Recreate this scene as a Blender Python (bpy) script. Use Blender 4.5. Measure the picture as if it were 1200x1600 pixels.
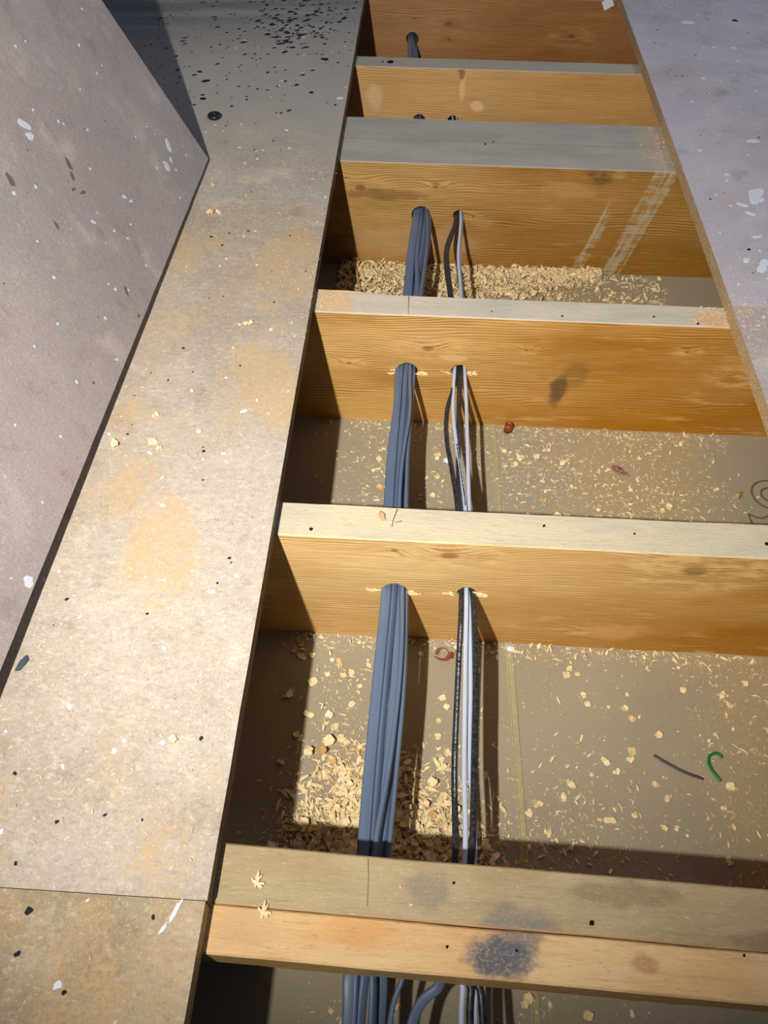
import bpy, bmesh, math, random
from mathutils import Vector, Matrix, noise
R = random.Random(7)
scene = bpy.context.scene
for o in list(bpy.data.objects): bpy.data.objects.remove(o)
COL = scene.collection

# ---------------------------------------------------------------- camera
cam = bpy.data.cameras.new('camera'); cam_o = bpy.data.objects.new('camera', cam); COL.objects.link(cam_o)
r_, u_, b_ = (0.998226, 0.059381, 0.004362), (-0.048842, 0.774742, 0.630389), (0.034054, -0.629483, 0.776267)
cam_o.matrix_world = Matrix(((r_[0], u_[0], b_[0], 0), (r_[1], u_[1], b_[1], 0), (r_[2], u_[2], b_[2], 0.72025), (0, 0, 0, 1)))
cam.sensor_fit = 'VERTICAL'; cam.sensor_height = 36; cam.lens = 28.563
cam.clip_start = .02
scene.camera = cam_o
# ---------------------------------------------------------------- light
world = bpy.data.worlds.new('attic_gloom'); scene.world = world; world.use_nodes = True
bg = world.node_tree.nodes['Background']; bg.inputs[0].default_value = (.62, .72, 1, 1); bg.inputs[1].default_value = .085
def spot(name, loc, aim, power, color, size, blend, radius):
    l = bpy.data.lights.new(name, 'SPOT'); o = bpy.data.objects.new(name, l); COL.objects.link(o)
    o.location = loc; o.rotation_euler = (Vector(aim) - Vector(loc)).to_track_quat('-Z', 'Y').to_euler()
    l.energy = power; l.color = color; l.spot_size = math.radians(size); l.spot_blend = blend; l.shadow_soft_size = radius
    return o
spot('work_torch', (-.279, -.200, .95), (-.04, 1.35, 0), 122, (1, .95, .88), 100, 1.0, .012)
al = bpy.data.lights.new('cool_fill', 'AREA'); ao = bpy.data.objects.new('cool_fill', al); COL.objects.link(ao)  # unseen cool fill, added to lift the right and far boards
ao.location = (1.3, 2.6, 1.6); ao.rotation_euler = (Vector((.4, 1.5, 0)) - ao.location).to_track_quat('-Z', 'Y').to_euler()
al.energy = 7.5; al.size = .5; al.color = (.72, .8, 1)
scene.view_settings.view_transform = 'Standard'; scene.view_settings.look = 'None'
scene.view_settings.exposure = 0; scene.view_settings.gamma = 1; scene.view_settings.use_curve_mapping = False

# ---------------------------------------------------------------- material helpers
def S(r, g, b):
    f = lambda c: (c / 255 / 12.92) if c / 255 <= .04045 else ((c / 255 + .055) / 1.055) ** 2.4
    return (f(r), f(g), f(b), 1)
class G:
    def __init__(s, name, rough=.75, spec=.3):
        s.m = bpy.data.materials.new(name); s.m.use_nodes = True; s.t = s.m.node_tree
        s.b = s.t.nodes['Principled BSDF']; s.b.inputs['Roughness'].default_value = rough
        s.b.inputs['Specular IOR Level'].default_value = spec
        s.P = s.n('ShaderNodeNewGeometry').outputs['Position']
    def put(s, i, v):
        if hasattr(v, 'links') and hasattr(v, 'node'): s.t.links.new(v, i)
        elif isinstance(v, (tuple, list)) and len(v) != len(i.default_value): i.default_value = (tuple(v) + (1,))[:len(i.default_value)]
        else: i.default_value = v
    def n(s, ty, **kw):
        nd = s.t.nodes.new(ty)
        for k, v in kw.items():
            if k in nd.inputs: s.put(nd.inputs[k], v)
            else: setattr(nd, k, v)
        return nd
    def M(s, op, a, b=0., c=None, clamp=False):
        nd = s.t.nodes.new('ShaderNodeMath'); nd.operation = op; nd.use_clamp = clamp
        s.put(nd.inputs[0], a); s.put(nd.inputs[1], b)
        if c is not None: s.put(nd.inputs[2], c)
        return nd.outputs[0]
    def scale(s, v, off=(0, 0, 0)):
        nd = s.t.nodes.new('ShaderNodeMapping'); s.t.links.new(s.P, nd.inputs[0])
        nd.inputs['Scale'].default_value = v; nd.inputs['Location'].default_value = off
        return nd.outputs[0]
    def noise(s, v, off=(0, 0, 0), detail=4, rough=.55, dist=0):
        nd = s.t.nodes.new('ShaderNodeTexNoise'); s.t.links.new(s.scale(v, off), nd.inputs['Vector'])
        nd.inputs['Scale'].default_value = 1; nd.inputs['Detail'].default_value = detail
        nd.inputs['Roughness'].default_value = rough; nd.inputs['Distortion'].default_value = dist
        return nd.outputs['Fac']
    def step(s, v, a, b, lo=0., hi=1., smooth=True):
        nd = s.t.nodes.new('ShaderNodeMapRange'); nd.interpolation_type = 'SMOOTHSTEP' if smooth else 'LINEAR'
        s.put(nd.inputs[0], v)
        for i, x in enumerate((a, b, lo, hi)): s.put(nd.inputs[i + 1], x)
        return nd.outputs[0]
    def mix(s, f, a, b, mode='MIX'):
        nd = s.t.nodes.new('ShaderNodeMix'); nd.data_type = 'RGBA'; nd.blend_type = mode
        s.put(nd.inputs[0], f); s.put(nd.inputs[6], a); s.put(nd.inputs[7], b)
        return nd.outputs[2]
    def xyz(s):
        nd = s.t.nodes.new('ShaderNodeSeparateXYZ'); s.t.links.new(s.P, nd.inputs[0]); return nd.outputs
    def nz(s):
        nd = s.t.nodes.new('ShaderNodeSeparateXYZ'); s.t.links.new(s.n('ShaderNodeNewGeometry').outputs['True Normal'], nd.inputs[0]); return nd.outputs
    def blob(s, cx, cy, rx, ry, ax=('X', 'Y'), wob=None):   # 1 inside an ellipse, soft
        o = s.xyz(); a = s.M('DIVIDE', s.M('SUBTRACT', o[ax[0]], cx), rx); b = s.M('DIVIDE', s.M('SUBTRACT', o[ax[1]], cy), ry)
        d = s.M('SQRT', s.M('ADD', s.M('MULTIPLY', a, a), s.M('MULTIPLY', b, b)))
        if wob is not None: d = s.M('ADD', d, s.M('MULTIPLY', s.M('SUBTRACT', wob, .5), 1.6))
        return s.step(d, 1.15, .55)
    def bump(s, h, dist, strength=1.):
        nd = s.t.nodes.new('ShaderNodeBump'); s.put(nd.inputs['Height'], h); nd.inputs['Distance'].default_value = dist
        nd.inputs['Strength'].default_value = strength; s.t.links.new(nd.outputs[0], s.b.inputs['Normal'])
    def done(s, col, rough=None):
        s.put(s.b.inputs['Base Color'], col)
        if rough is not None: s.put(s.b.inputs['Roughness'], rough)
        return s.m

def joist_mat(name, seed, top, top2, pale, mid, deep, knots=(), stains=(), freq=1500, amber=(.0, .35), y0=0, topstains=(), gloss=.42, tilt=0, streak=0):
    """Softwood: growth-ring lines that run along x, bend around knots, fine fibre; worn pale top face."""
    g = G(name, .6, .35); o = g.xyz(); nz = g.nz()['Z']
    warp = g.noise((2.2, 5, 9), (seed, 0, seed * 1.7), 3)
    w2 = g.noise((3.5, 16, 24), (seed * 2, 3, 1), 2)
    ph = g.M('ADD', g.M('MULTIPLY', g.M('SUBTRACT', o['Z'], g.M('MULTIPLY', o['X'], tilt)), freq), g.M('MULTIPLY', o['Y'], freq * .6))
    ph = g.M('ADD', ph, g.M('MULTIPLY', warp, freq * .05)); ph = g.M('ADD', ph, g.M('MULTIPLY', w2, 5))
    kmask = None; kw = None
    for kx, kz, kr, amp in knots:
        a = g.M('SUBTRACT', o['X'], kx); b = g.M('SUBTRACT', o['Z'], kz)
        d2 = g.M('ADD', g.M('MULTIPLY', g.M('MULTIPLY', a, a), .16), g.M('MULTIPLY', b, b))
        e = g.M('EXPONENT', g.M('MULTIPLY', d2, -1 / (kr * kr * 5)))
        ph = g.M('ADD', ph, g.M('MULTIPLY', e, amp * 2.0)); kw = e if kw is None else g.M('MAXIMUM', kw, e)
        d3 = g.M('ADD', g.M('MULTIPLY', g.M('MULTIPLY', a, a), .35), g.M('MULTIPLY', b, b))
        k = g.M('EXPONENT', g.M('MULTIPLY', d3, -1 / (kr * kr * .45)))
        kmask = k if kmask is None else g.M('MAXIMUM', kmask, k)
    ring = g.step(g.M('SINE', ph), -.35, 1.0, smooth=True)
    ring = g.M('MULTIPLY', ring, g.step(g.noise((3, 20, 16), (seed, 9, 2), 3), .28, .6, .25, 1) if kw is None else g.M('MAXIMUM', g.M('MULTIPLY', kw, 1.3, clamp=True), g.step(g.noise((3, 20, 16), (seed, 9, 2), 3), .28, .6, .25, 1)))
    fib = g.noise((18, 420, 520), (seed, seed, 0), 3, .65)
    fib2 = g.noise((60, 900, 1400), (seed, 4, 0), 2, .6)
    tone = g.noise((3.2, 4, 11), (seed * 3, 0, 5), 4)
    am = g.M('ADD', g.step(o['X'], amber[0], amber[1], 0, .6), g.step(o['Z'], -.02, -.2, 0, .35))  # amber deepens right and down: wood tone with some glossy light mixed in
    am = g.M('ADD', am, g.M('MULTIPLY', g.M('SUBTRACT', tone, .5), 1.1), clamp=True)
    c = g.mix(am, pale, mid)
    c = g.mix(g.M('MULTIPLY', ring, .68), c, deep)
    c = g.mix(g.step(fib, .35, .7, 0, .32), c, deep)
    c = g.mix(g.step(fib2, .55, .8, 0, .22), c, pale)
    c = g.mix(g.step(tone, .56, .75, 0, .35), c, deep)
    halo = g.step(g.noise((9, 40, 60), (seed, 2, 8), 5, .7), .56, .68)   # raised, torn pale fibres
    c = g.mix(g.M('MULTIPLY', halo, .4), c, pale)
    if kmask is not None:
        c = g.mix(g.M('MULTIPLY', g.step(kw, .12, .5), g.step(g.noise((22, 60, 90), (seed, 7, 8), 4, .7), .42, .62, 0, .6)), c, pale)
        c = g.mix(g.M('MULTIPLY', g.step(kmask, .25, .8), .6), c, S(120, 74, 32))
    if streak:
        shx = g.M('SUBTRACT', o['X'], g.M('MULTIPLY', o['Z'], .27)); cb = g.n('ShaderNodeCombineXYZ'); g.put(cb.inputs[0], g.M('MULTIPLY', shx, 95)); g.put(cb.inputs[2], g.M('MULTIPLY', o['Z'], 5))
        sn = g.n('ShaderNodeTexNoise', Vector=cb.outputs[0]); sn.inputs['Scale'].default_value = 1; sn.inputs['Detail'].default_value = 5; sn.inputs['Roughness'].default_value = .7
        brk = g.noise((24, 10, 190), (3, 0, 0), 4, .7)
        reg = g.M('MULTIPLY', g.step(shx, .388, .400), g.step(shx, .442, .428))
        reg = g.M('ADD', reg, g.M('MULTIPLY', g.M('MULTIPLY', g.step(shx, .335, .345), g.step(shx, .368, .358)), g.step(o['Z'], -.05, -.10, 0, .75)))
        a_ = g.M('ADD', g.M('MULTIPLY', reg, .22), g.M('MULTIPLY', g.M('SUBTRACT', brk, .5), .55)); a_ = g.M('ADD', a_, sn.outputs['Fac'])
        c = g.mix(g.M('MULTIPLY', g.M('MULTIPLY', g.step(a_, .62, .76), g.M('MULTIPLY', g.step(shx, .315, .345), g.step(shx, .46, .44))), streak), c, S(190, 182, 156))
    for cx, cz, rx, rz, colr, am_ in stains:
        wob = g.noise((30, 30, 26), (cx * 9, 1, cz * 9), 5, .6)
        c = g.mix(g.M('MULTIPLY', g.blob(cx, cz, rx, rz, ('X', 'Z'), wob), am_), c, colr)
    tf = g.noise((26, 260, 260), (seed, 1, 1), 5, .7); tb = g.noise((7, 22, 10), (seed * 5, 0, 0), 4)
    ts = g.noise((110, 600, 300), (1, seed, 1), 3, .7)
    ct = g.mix(g.step(tb, .35, .68), top, top2)
    ct = g.mix(g.step(tf, .5, .75, 0, .5), ct, g.mix(.5, top2, S(112, 92, 66)))
    ct = g.mix(g.step(ts, .60, .72, 0, .45), ct, S(120, 98, 68))
    ct = g.mix(g.step(ts, .42, .30, 0, .3), ct, S(245, 235, 208))
    for cx, cy, rx, ry, colr, am_ in topstains:
        wob = g.noise((45, 60, 26), (cx * 9, cy * 5, 0), 5, .6)
        grit = g.step(g.noise((330, 420, 300), (cx, 0, 0), 2), .36, .52, .72, 1)
        ct = g.mix(g.M('MULTIPLY', g.M('MULTIPLY', g.blob(cx, cy, rx, ry, ('X', 'Y'), wob), grit), am_), ct, colr)
    ismid = g.step(nz, .5, .8)
    c = g.mix(ismid, c, ct)
    g.bump(g.M('ADD', g.M('MULTIPLY', fib, .6), g.M('MULTIPLY', ts, g.M('MULTIPLY', ismid, .8))), .0012, .7)
    return g.done(c, g.mix(ismid, (gloss,) * 3 + (1,), (.85, .85, .85, 1)))

def board_mat(name, seed, base, base2, dust=(.52, .62), dustcol=None, dustamt=.8, far=None, pink=None, grime=0.0, patches=(), gr=1., edge=(S(120, 92, 60), S(214, 184, 134))):
    """Flooring chipboard: smooth skin, faint mottling and grit, patches of sawdust; raw flaky cut edges."""
    g = G(name, .62, .3); o = g.xyz(); nz = g.nz()['Z']
    big = g.noise((3.1, 3.1, 3.1), (seed, 2, 0), 5, .6); md = g.noise((17, 17, 17), (seed, 0, 3), 4, .65)
    fine = g.noise((420, 420, 420), (0, seed, 0), 3, .7); grit = g.noise((160, 160, 160), (seed, seed, 0), 2, .6)
    c = g.mix(g.step(big, .34, .66), base, base2)
    if pink: c = g.mix(g.step(g.noise((4.5, 4.5, 4.5), (9, seed, 0), 3), .5, .7, 0, .5), c, pink)
    c = g.mix(g.step(md, .52, .78, 0, .35), c, S(238, 226, 205))
    c = g.mix(g.step(md, .46, .25, 0, .30), c, S(118, 98, 80))
    if grime:
        st = g.noise((4, 34, 20), (seed * 3, 0, 0), 5, .7)
        c = g.mix(g.step(st, .60, .74, 0, grime), c, S(98, 78, 62))
    mf = g.noise((120, 190, 150), (seed, 5, 1), 4, .75)
    c = g.mix(g.step(mf, .52, .70, 0, .30 * gr), c, S(122, 98, 74)); c = g.mix(g.step(mf, .47, .32, 0, .28 * gr), c, S(246, 234, 212))
    c = g.mix(g.step(fine, .54, .75, 0, .42), c, S(104, 84, 64)); c = g.mix(g.step(fine, .44, .28, 0, .42), c, S(250, 240, 222))
    if dustcol:
        d = g.M('ADD', g.noise((5.5, 3.6, 4), (seed * 2, 7, 0), 6, .62), g.M('MULTIPLY', g.M('SUBTRACT', grit, .5), .22))
        if patches:
            pm = None
            for cx, cy, rx, ry in patches:
                bb = g.blob(cx, cy, rx, ry, ('X', 'Y'), g.noise((11, 11, 11), (cx, cy, 0), 6, .75)); pm = bb if pm is None else g.M('MAXIMUM', pm, bb)
            d = g.M('ADD', d, g.M('MULTIPLY', pm, .12))
        df = g.M('MULTIPLY', g.step(d, dust[0], dust[1]), g.step(g.noise((430, 430, 430), (1, seed, 3), 3, .7), .40, .56, .12, 1))
        lim = g.step(o['Y'], 1.55, 1.2)
        c = g.mix(g.M('MULTIPLY', g.M('MULTIPLY', df, dustamt), lim), c, dustcol)
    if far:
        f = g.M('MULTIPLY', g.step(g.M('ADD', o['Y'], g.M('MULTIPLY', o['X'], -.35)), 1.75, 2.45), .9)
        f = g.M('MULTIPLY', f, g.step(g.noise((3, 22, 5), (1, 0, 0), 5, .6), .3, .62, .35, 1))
        c = g.mix(g.step(g.M('ADD', o['Y'], g.M('MULTIPLY', g.M('SUBTRACT', big, .5), .5)), 1.28, 1.55, 0, .75), c, S(182, 177, 170))  # grey far end, its tone lifted in place of missing light
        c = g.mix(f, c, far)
    v = g.n('ShaderNodeTexVoronoi', Vector=g.scale((260, 180, 420))); 
    v2 = g.n('ShaderNodeSeparateColor'); g.t.links.new(v.outputs['Color'], v2.inputs[0])
    ce = g.mix(v2.outputs[0], *edge); ce = g.mix(g.step(v2.outputs[1], .8, .9, 0, .8), ce, S(88, 62, 38))
    c = g.mix(g.step(g.M('ABSOLUTE', g.nz()['Z']), .25, .35), ce, c)
    g.bump(g.M('ADD', g.M('MULTIPLY', fine, .5), g.M('MULTIPLY', grit, .6)), .0007, .6)
    return g.done(c)

def plain(name, col, rough=.5, spec=.4, var=.0, metal=0):
    g = G(name, rough, spec); g.b.inputs['Metallic'].default_value = metal
    if var:
        n = g.noise((300, 300, 300), (1, 2, 3), 3); c = g.mix(g.step(n, .3, .7, 0, var), col, (1, 1, 1, 1) if sum(col[:3]) < .6 else (.1, .07, .04, 1))
        g.bump(n, .0003, .5)
        return g.done(c)
    return g.done(col)
def chip_mat(name, a, b, c3):
    g = G(name, .7, .25); r = g.n('ShaderNodeNewGeometry').outputs['Random Per Island']
    oi = g.n('ShaderNodeObjectInfo').outputs['Random']
    rr = g.M('FRACT', g.M('ADD', r, g.M('MULTIPLY', oi, 7.3)))
    c = g.mix(rr, a, b); c = g.mix(g.step(rr, .91, .99), c, c3)
    c = g.mix(g.step(g.noise((300, 1500, 300), (0, 0, 0), 2), .45, .7, 0, .3), c, c3)
    g.b.inputs['Subsurface Weight'].default_value = 0.0
    return g.done(c)
def plaster_mat():
    g = G('plasterboard_back', .8, .25); o = g.xyz()
    big = g.noise((3, 3, 3), (4, 4, 0), 4); f = g.noise((500, 500, 500), (0, 0, 0), 2); m = g.noise((40, 60, 40), (0, 2, 0), 4, .7)
    c = g.mix(g.step(big, .3, .7), S(168, 158, 134), S(158, 147, 124))
    c = g.mix(g.step(m, .55, .75, 0, .25), c, S(178, 158, 112)); c = g.mix(g.step(f, .55, .75, 0, .3), c, S(100, 88, 66))
    d = g.noise((9, 9, 9), (3, 1, 0), 5, .65)
    s1 = g.blob(.34, .78, .15, .30, ('X', 'Y'), g.noise((11, 11, 11), (5, 5, 0), 5, .7)); s2 = g.blob(.52, .42, .17, .30, ('X', 'Y'), g.noise((9, 9, 9), (2, 5, 0), 5, .7))
    s3 = g.blob(.30, 1.22, .22, .13, ('X', 'Y'), g.noise((11, 11, 11), (7, 5, 0), 5, .7))
    dm = g.M('MULTIPLY', g.M('MAXIMUM', g.M('MAXIMUM', s1, s2), s3), g.step(g.noise((380, 380, 380), (0, 3, 0), 3, .7), .40, .56))
    c = g.mix(g.M('MULTIPLY', dm, .6), c, S(196, 164, 104))
    g.bump(f, .0004, .5)
    return g.done(c)

# ---------------------------------------------------------------- mesh helpers
def link(name, bm, mats, parent=None, smooth=False, recalc=True):
    if recalc: bmesh.ops.recalc_face_normals(bm, faces=bm.faces)
    me = bpy.data.meshes.new(name); bm.to_mesh(me); bm.free()
    for m in (mats if isinstance(mats, (list, tuple)) else [mats]): me.materials.append(m)
    if smooth:
        for p in me.polygons: p.use_smooth = True
    o = bpy.data.objects.new(name, me); COL.objects.link(o)
    if parent: o.parent = parent
    return o
def tag(o, label, cat, group=None, kind=None):
    o['label'] = label; o['category'] = cat
    if group: o['group'] = group
    if kind: o['kind'] = kind
    return o
def empty(name, loc=(0, 0, 0)):
    o = bpy.data.objects.new(name, None); COL.objects.link(o); o.location = loc; o.empty_display_size = .02; return o
def prism(bm, poly, z0, z1, mi=0, M=None):
    a = [bm.verts.new((x, y, z0)) for x, y in poly]; b = [bm.verts.new((x, y, z1)) for x, y in poly]; n = len(poly)
    fs = [bm.faces.new(b), bm.faces.new(a[::-1])] + [bm.faces.new((a[i], a[(i + 1) % n], b[(i + 1) % n], b[i])) for i in range(n)]
    for f in fs: f.material_index = mi
    if M:
        for v in a + b: v.co = M @ v.co
def splat(bm, x, y, z, r, mi, elong=1., ang=0., n=9, h=.00035, M=None, rag=.45):
    poly = []
    n = 13 if r < .003 else 24; rag = rag * .7 if r < .003 else rag; h += R.uniform(0, .0002)
    q = [(k, R.uniform(-1, 1) / k, R.uniform(0, 6.28)) for k in range(2, 7)]
    for i in range(n):
        t = i / n * math.tau; rr = r * (1 + (R.uniform(-rag, rag) if r < .003 else rag * .9 * sum(a_ * math.sin(k_ * t + p_) for k_, a_, p_ in q) + R.uniform(-.08, .08)))
        rr = max(rr, r * .3); px, py = rr * math.cos(t) * elong, rr * math.sin(t)
        poly.append((x + px * math.cos(ang) - py * math.sin(ang), y + px * math.sin(ang) + py * math.cos(ang)))
    prism(bm, poly, z - .0003, z + h, mi, M)
def sliver(bm, c, L, w, t, rot, curl, seg=2):
    """a thin bent flake of wood: closed mesh"""
    rows = []
    for i in range(seg + 1):
        s = i / seg - .5; x = L * s; z = curl * L * (.25 - s * s) * 2
        ww = w * (1 - .92 * abs(s) * 2 * R.random() ** .6) * .5 * R.uniform(.7, 1.15)
        rows.append([rot @ Vector((x, -ww, z)) + c, rot @ Vector((x, ww, z + curl * w * .3)) + c, rot @ Vector((x, ww, z + t + curl * w * .3)) + c, rot @ Vector((x, -ww, z + t)) + c])
    vs = [[bm.verts.new(p) for p in r] for r in rows]
    for a, b in zip(vs, vs[1:]):
        for k in range(4): bm.faces.new((a[k], a[(k + 1) % 4], b[(k + 1) % 4], b[k]))
    bm.faces.new(vs[0][::-1]); bm.faces.new(vs[-1])
def grain(bm, c, s, rot):
    pts = [(s, 0, 0), (-s * .8, s * .35, 0), (-s * .7, -s * .3, 0), (0, 0, s * .35)]
    v = [bm.verts.new(rot @ Vector(p) + c) for p in pts]
    for f in ((0, 1, 2), (0, 3, 1), (1, 3, 2), (2, 3, 0)): bm.faces.new([v[i] for i in f])
def rz(tilt=.25):
    return (Matrix.Rotation(R.uniform(0, math.tau), 3, 'Z') @ Matrix.Rotation(R.gauss(0, tilt), 3, 'X') @ Matrix.Rotation(R.gauss(0, tilt), 3, 'Y'))
def catmull(pts, sub=8):
    P = [Vector(p) for p in pts]; P = [P[0] * 2 - P[1]] + P + [P[-1] * 2 - P[-2]]; out = []
    for i in range(1, len(P) - 2):
        for k in range(sub):
            t = k / sub; a, b, c, d = P[i - 1:i + 3]
            out.append(.5 * ((2 * b) + (c - a) * t + (2 * a - 5 * b + 4 * c - d) * t * t + (3 * b - a - 3 * c + d) * t ** 3))
    out.append(P[-2].copy()); return out
def sweep(bm, path, w, h, twist=lambda s: 0, taper=False, n=12, mi=0):
    rings = []; N = len(path); L = 0
    for i, p in enumerate(path):
        t = (path[min(i + 1, N - 1)] - path[max(i - 1, 0)]).normalized()
        if i: L += (path[i] - path[i - 1]).length
        ref = Vector((0, 0, 1)) if abs(t.z) < .93 else Vector((0, 1, 0))
        sx = t.cross(ref).normalized(); up = sx.cross(t).normalized(); a = twist(L)
        ax = sx * math.cos(a) + up * math.sin(a); ay = up * math.cos(a) - sx * math.sin(a); ring = []
        for k in range(n):
            th = k / n * math.tau; cx, cy = math.cos(th), math.sin(th)
            if w > h: px = (w - h) / 2 * (1 if cx > 1e-6 else -1 if cx < -1e-6 else 0) + h / 2 * cx; py = h / 2 * cy
            else: px, py = w / 2 * cx, h / 2 * cy
            ring.append(bm.verts.new(p + ax * px + ay * py))
        rings.append(ring)
    for a, b in zip(rings, rings[1:]):
        for k in range(n):
            f = bm.faces.new((a[k], a[(k + 1) % n], b[(k + 1) % n], b[k])); f.material_index = mi; f.smooth = True
    bm.faces.new(rings[0][::-1]).material_index = mi; bm.faces.new(rings[-1]).material_index = mi

# ---------------------------------------------------------------- colours
GREY = G('grey_cable_sheath', .42, .45); _n = GREY.noise((60, 7, 60), (0, 0, 0), 3); GREY.bump(GREY.noise((900, 900, 900)), .0001, .4)
GREY = GREY.done(GREY.mix(_n, S(88, 104, 128), S(110, 126, 150)))
PALE = plain('pale_grey_cable_sheath', S(196, 206, 226), .4, .45, .05)
BLACK = plain('black_cable_sheath', S(20, 22, 28), .4, .5, .04)
INK = plain('dark_printing', S(40, 44, 60), .8); INKW = plain('pale_printing', S(150, 158, 175), .8)
PAINT = plain('white_paint', S(232, 236, 250), .5, .4, .05); SPECK = plain('dark_speck', S(40, 42, 48), .8, .2); BROWN = plain('brown_scuff', S(128, 112, 100), .9, .1)
CHIP = chip_mat('fresh_wood_shaving', S(250, 234, 190), S(236, 210, 156), S(214, 170, 112))
DUST = chip_mat('sawdust', S(248, 234, 192), S(230, 204, 152), S(204, 166, 112))
DUST2 = chip_mat('board_sawdust', S(240, 214, 168), S(226, 190, 140), S(246, 238, 220))

# ---------------------------------------------------------------- setting: plasterboard ceiling of the room below, seen from its back
DZ = -.2098
bm = bmesh.new(); prism(bm, [(-1.6, -1.2), (1.6, -1.2), (1.6, 3.6), (-1.6, 3.6)], DZ - .0125, DZ)
ceil = link('ceiling', bm, plaster_mat()); tag(ceil, 'grey-brown back of the plasterboard ceiling between and below the joists', 'ceiling', kind='structure')
bm = bmesh.new()
def strip(x0, x1, y0, y1, s, z):                       # folded paper edge where two plasterboard sheets meet
    for dx0, dx1, hh in ((0, .0025, .0016), (.0025, .0065, .0006), (.0065, .0095, .0016)):
        prism(bm, [(x0 + dx0 + s * (y0 - .5) * -1, y0), (x0 + dx1 - s * (y0 - .5), y0), (x0 + dx1 - s * (y1 - .5), y1), (x0 + dx0 - s * (y1 - .5), y1)], DZ - .0005, DZ + hh)
strip(.1305, 0, -.6, 3.4, .027, 0)
tr = link('trim_1', bm, plain('plasterboard_paper_edge', S(182, 172, 132), .8, .2, .2)); tag(tr, 'pale raised paper joint strip running along the plasterboard', 'joint strip', kind='structure')

# ---------------------------------------------------------------- joists
def joist(name, lab, y0, y1, slope, mat, holes=(), z0=DZ, z1=0, xa=-1.35, xb=1.35, rough=None, end=None):
    """y0 back, y1 front at x=0"""
    bm = bmesh.new(); N = 150; rings = []
    for i in range(N + 1):
        x = xa + (xb - xa) * i / N; s = slope * x
        j = lambda k: (noise.noise(Vector((x * 9, k * 7.3 + y0 * 11, 0))) * .0012 + noise.noise(Vector((x * 60, k * 3.1 + y0 * 5, 2))) * .0004)
        ex = rough(x) if rough else 0
        c = .0016
        pr = [(y1 + s + j(1), z0), (y1 + s + j(2) * .6, z1 - c * (1 + j(3) * 300)), (y1 + s + c + j(2) * .6, z1), (y0 + s - c - ex + j(4), z1), (y0 + s - ex * .7 + j(4), z1 - c - ex * .5), (y0 + s, z0)]
        rings.append([bm.verts.new((x, y, z)) for y, z in pr])
    for a, b in zip(rings, rings[1:]):
        for k in range(6): bm.faces.new((a[k], a[(k + 1) % 6], b[(k + 1) % 6], b[k]))
    bm.faces.new(rings[0][::-1]); bm.faces.new(rings[-1])
    o = link(name, bm, mat)
    for (hx, hz, r, rag) in holes:
        hb = bmesh.new(); n = 26; yc = (y0 + y1) / 2 + slope * hx
        rr = [r * (1 + (R.uniform(-rag, rag))) for _ in range(n)]
        a = [hb.verts.new((hx + rr[k] * math.cos(k / n * math.tau), yc - .2, hz + rr[k] * math.sin(k / n * math.tau))) for k in range(n)]
        b = [hb.verts.new((v.co.x, yc + .2, v.co.z)) for v in a]
        hb.faces.new(a); hb.faces.new(b[::-1])
        for k in range(n): hb.faces.new((a[k], b[k], b[(k + 1) % n], a[(k + 1) % n]))
        c = link('cutter', hb, mat); md = o.modifiers.new('hole', 'BOOLEAN'); md.object = c; md.operation = 'DIFFERENCE'; md.solver = 'EXACT'
        dg = bpy.context.evaluated_depsgraph_get(); me = bpy.data.meshes.new_from_object(o.evaluated_get(dg))
        o.modifiers.clear(); o.data = me; bpy.data.objects.remove(c)
    tag(o, lab, 'joist'); return o
greyst = S(108, 110, 114); dk = S(92, 66, 34); wst = S(196, 192, 176)
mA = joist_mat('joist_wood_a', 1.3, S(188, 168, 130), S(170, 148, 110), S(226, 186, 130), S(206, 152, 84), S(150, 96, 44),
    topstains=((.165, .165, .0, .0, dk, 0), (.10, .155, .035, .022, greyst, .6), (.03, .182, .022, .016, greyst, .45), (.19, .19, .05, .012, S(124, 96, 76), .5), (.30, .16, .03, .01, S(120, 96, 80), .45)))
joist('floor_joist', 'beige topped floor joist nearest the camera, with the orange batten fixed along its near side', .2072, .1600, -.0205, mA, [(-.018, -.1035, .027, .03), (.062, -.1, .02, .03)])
mA2 = joist_mat('batten_wood', 4.1, S(236, 200, 146), S(224, 176, 118), S(204, 168, 104), S(190, 150, 84), S(150, 104, 50),
    topstains=((.088, .138, .030, .018, S(86, 92, 106), .92), (.105, .15, .022, .012, S(100, 104, 114), .7), (-.115, .150, .028, .02, S(210, 176, 128), .5), (.20, .139, .012, .008, S(176, 118, 84), .6), (-.03, .15, .035, .012, S(222, 164, 96), .6)))
bat = joist('timber_batten', '', .1590, .1225, -.0212, mA2, z0=-.030, z1=.0005, xa=-.168)
tag(bat, 'light orange timber batten with blue-grey stain along the front of the nearest joist', 'batten')
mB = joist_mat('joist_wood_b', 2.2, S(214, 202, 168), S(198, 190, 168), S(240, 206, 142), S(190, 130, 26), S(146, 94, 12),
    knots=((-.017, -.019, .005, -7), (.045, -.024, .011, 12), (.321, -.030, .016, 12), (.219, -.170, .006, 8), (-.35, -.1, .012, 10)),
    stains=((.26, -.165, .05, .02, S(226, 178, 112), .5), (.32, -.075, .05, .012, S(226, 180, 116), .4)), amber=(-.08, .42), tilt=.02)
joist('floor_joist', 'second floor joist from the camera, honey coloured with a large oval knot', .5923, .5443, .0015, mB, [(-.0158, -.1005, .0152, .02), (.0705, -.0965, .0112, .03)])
def notch(x): 
    t = max(0, min(1, (-.055 - x) / .05)) * (1 if x > -.6 else 0)
    return -.006 * t + max(0, noise.noise(Vector((x * 40, 0, 7)))) * .004 * t
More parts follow.
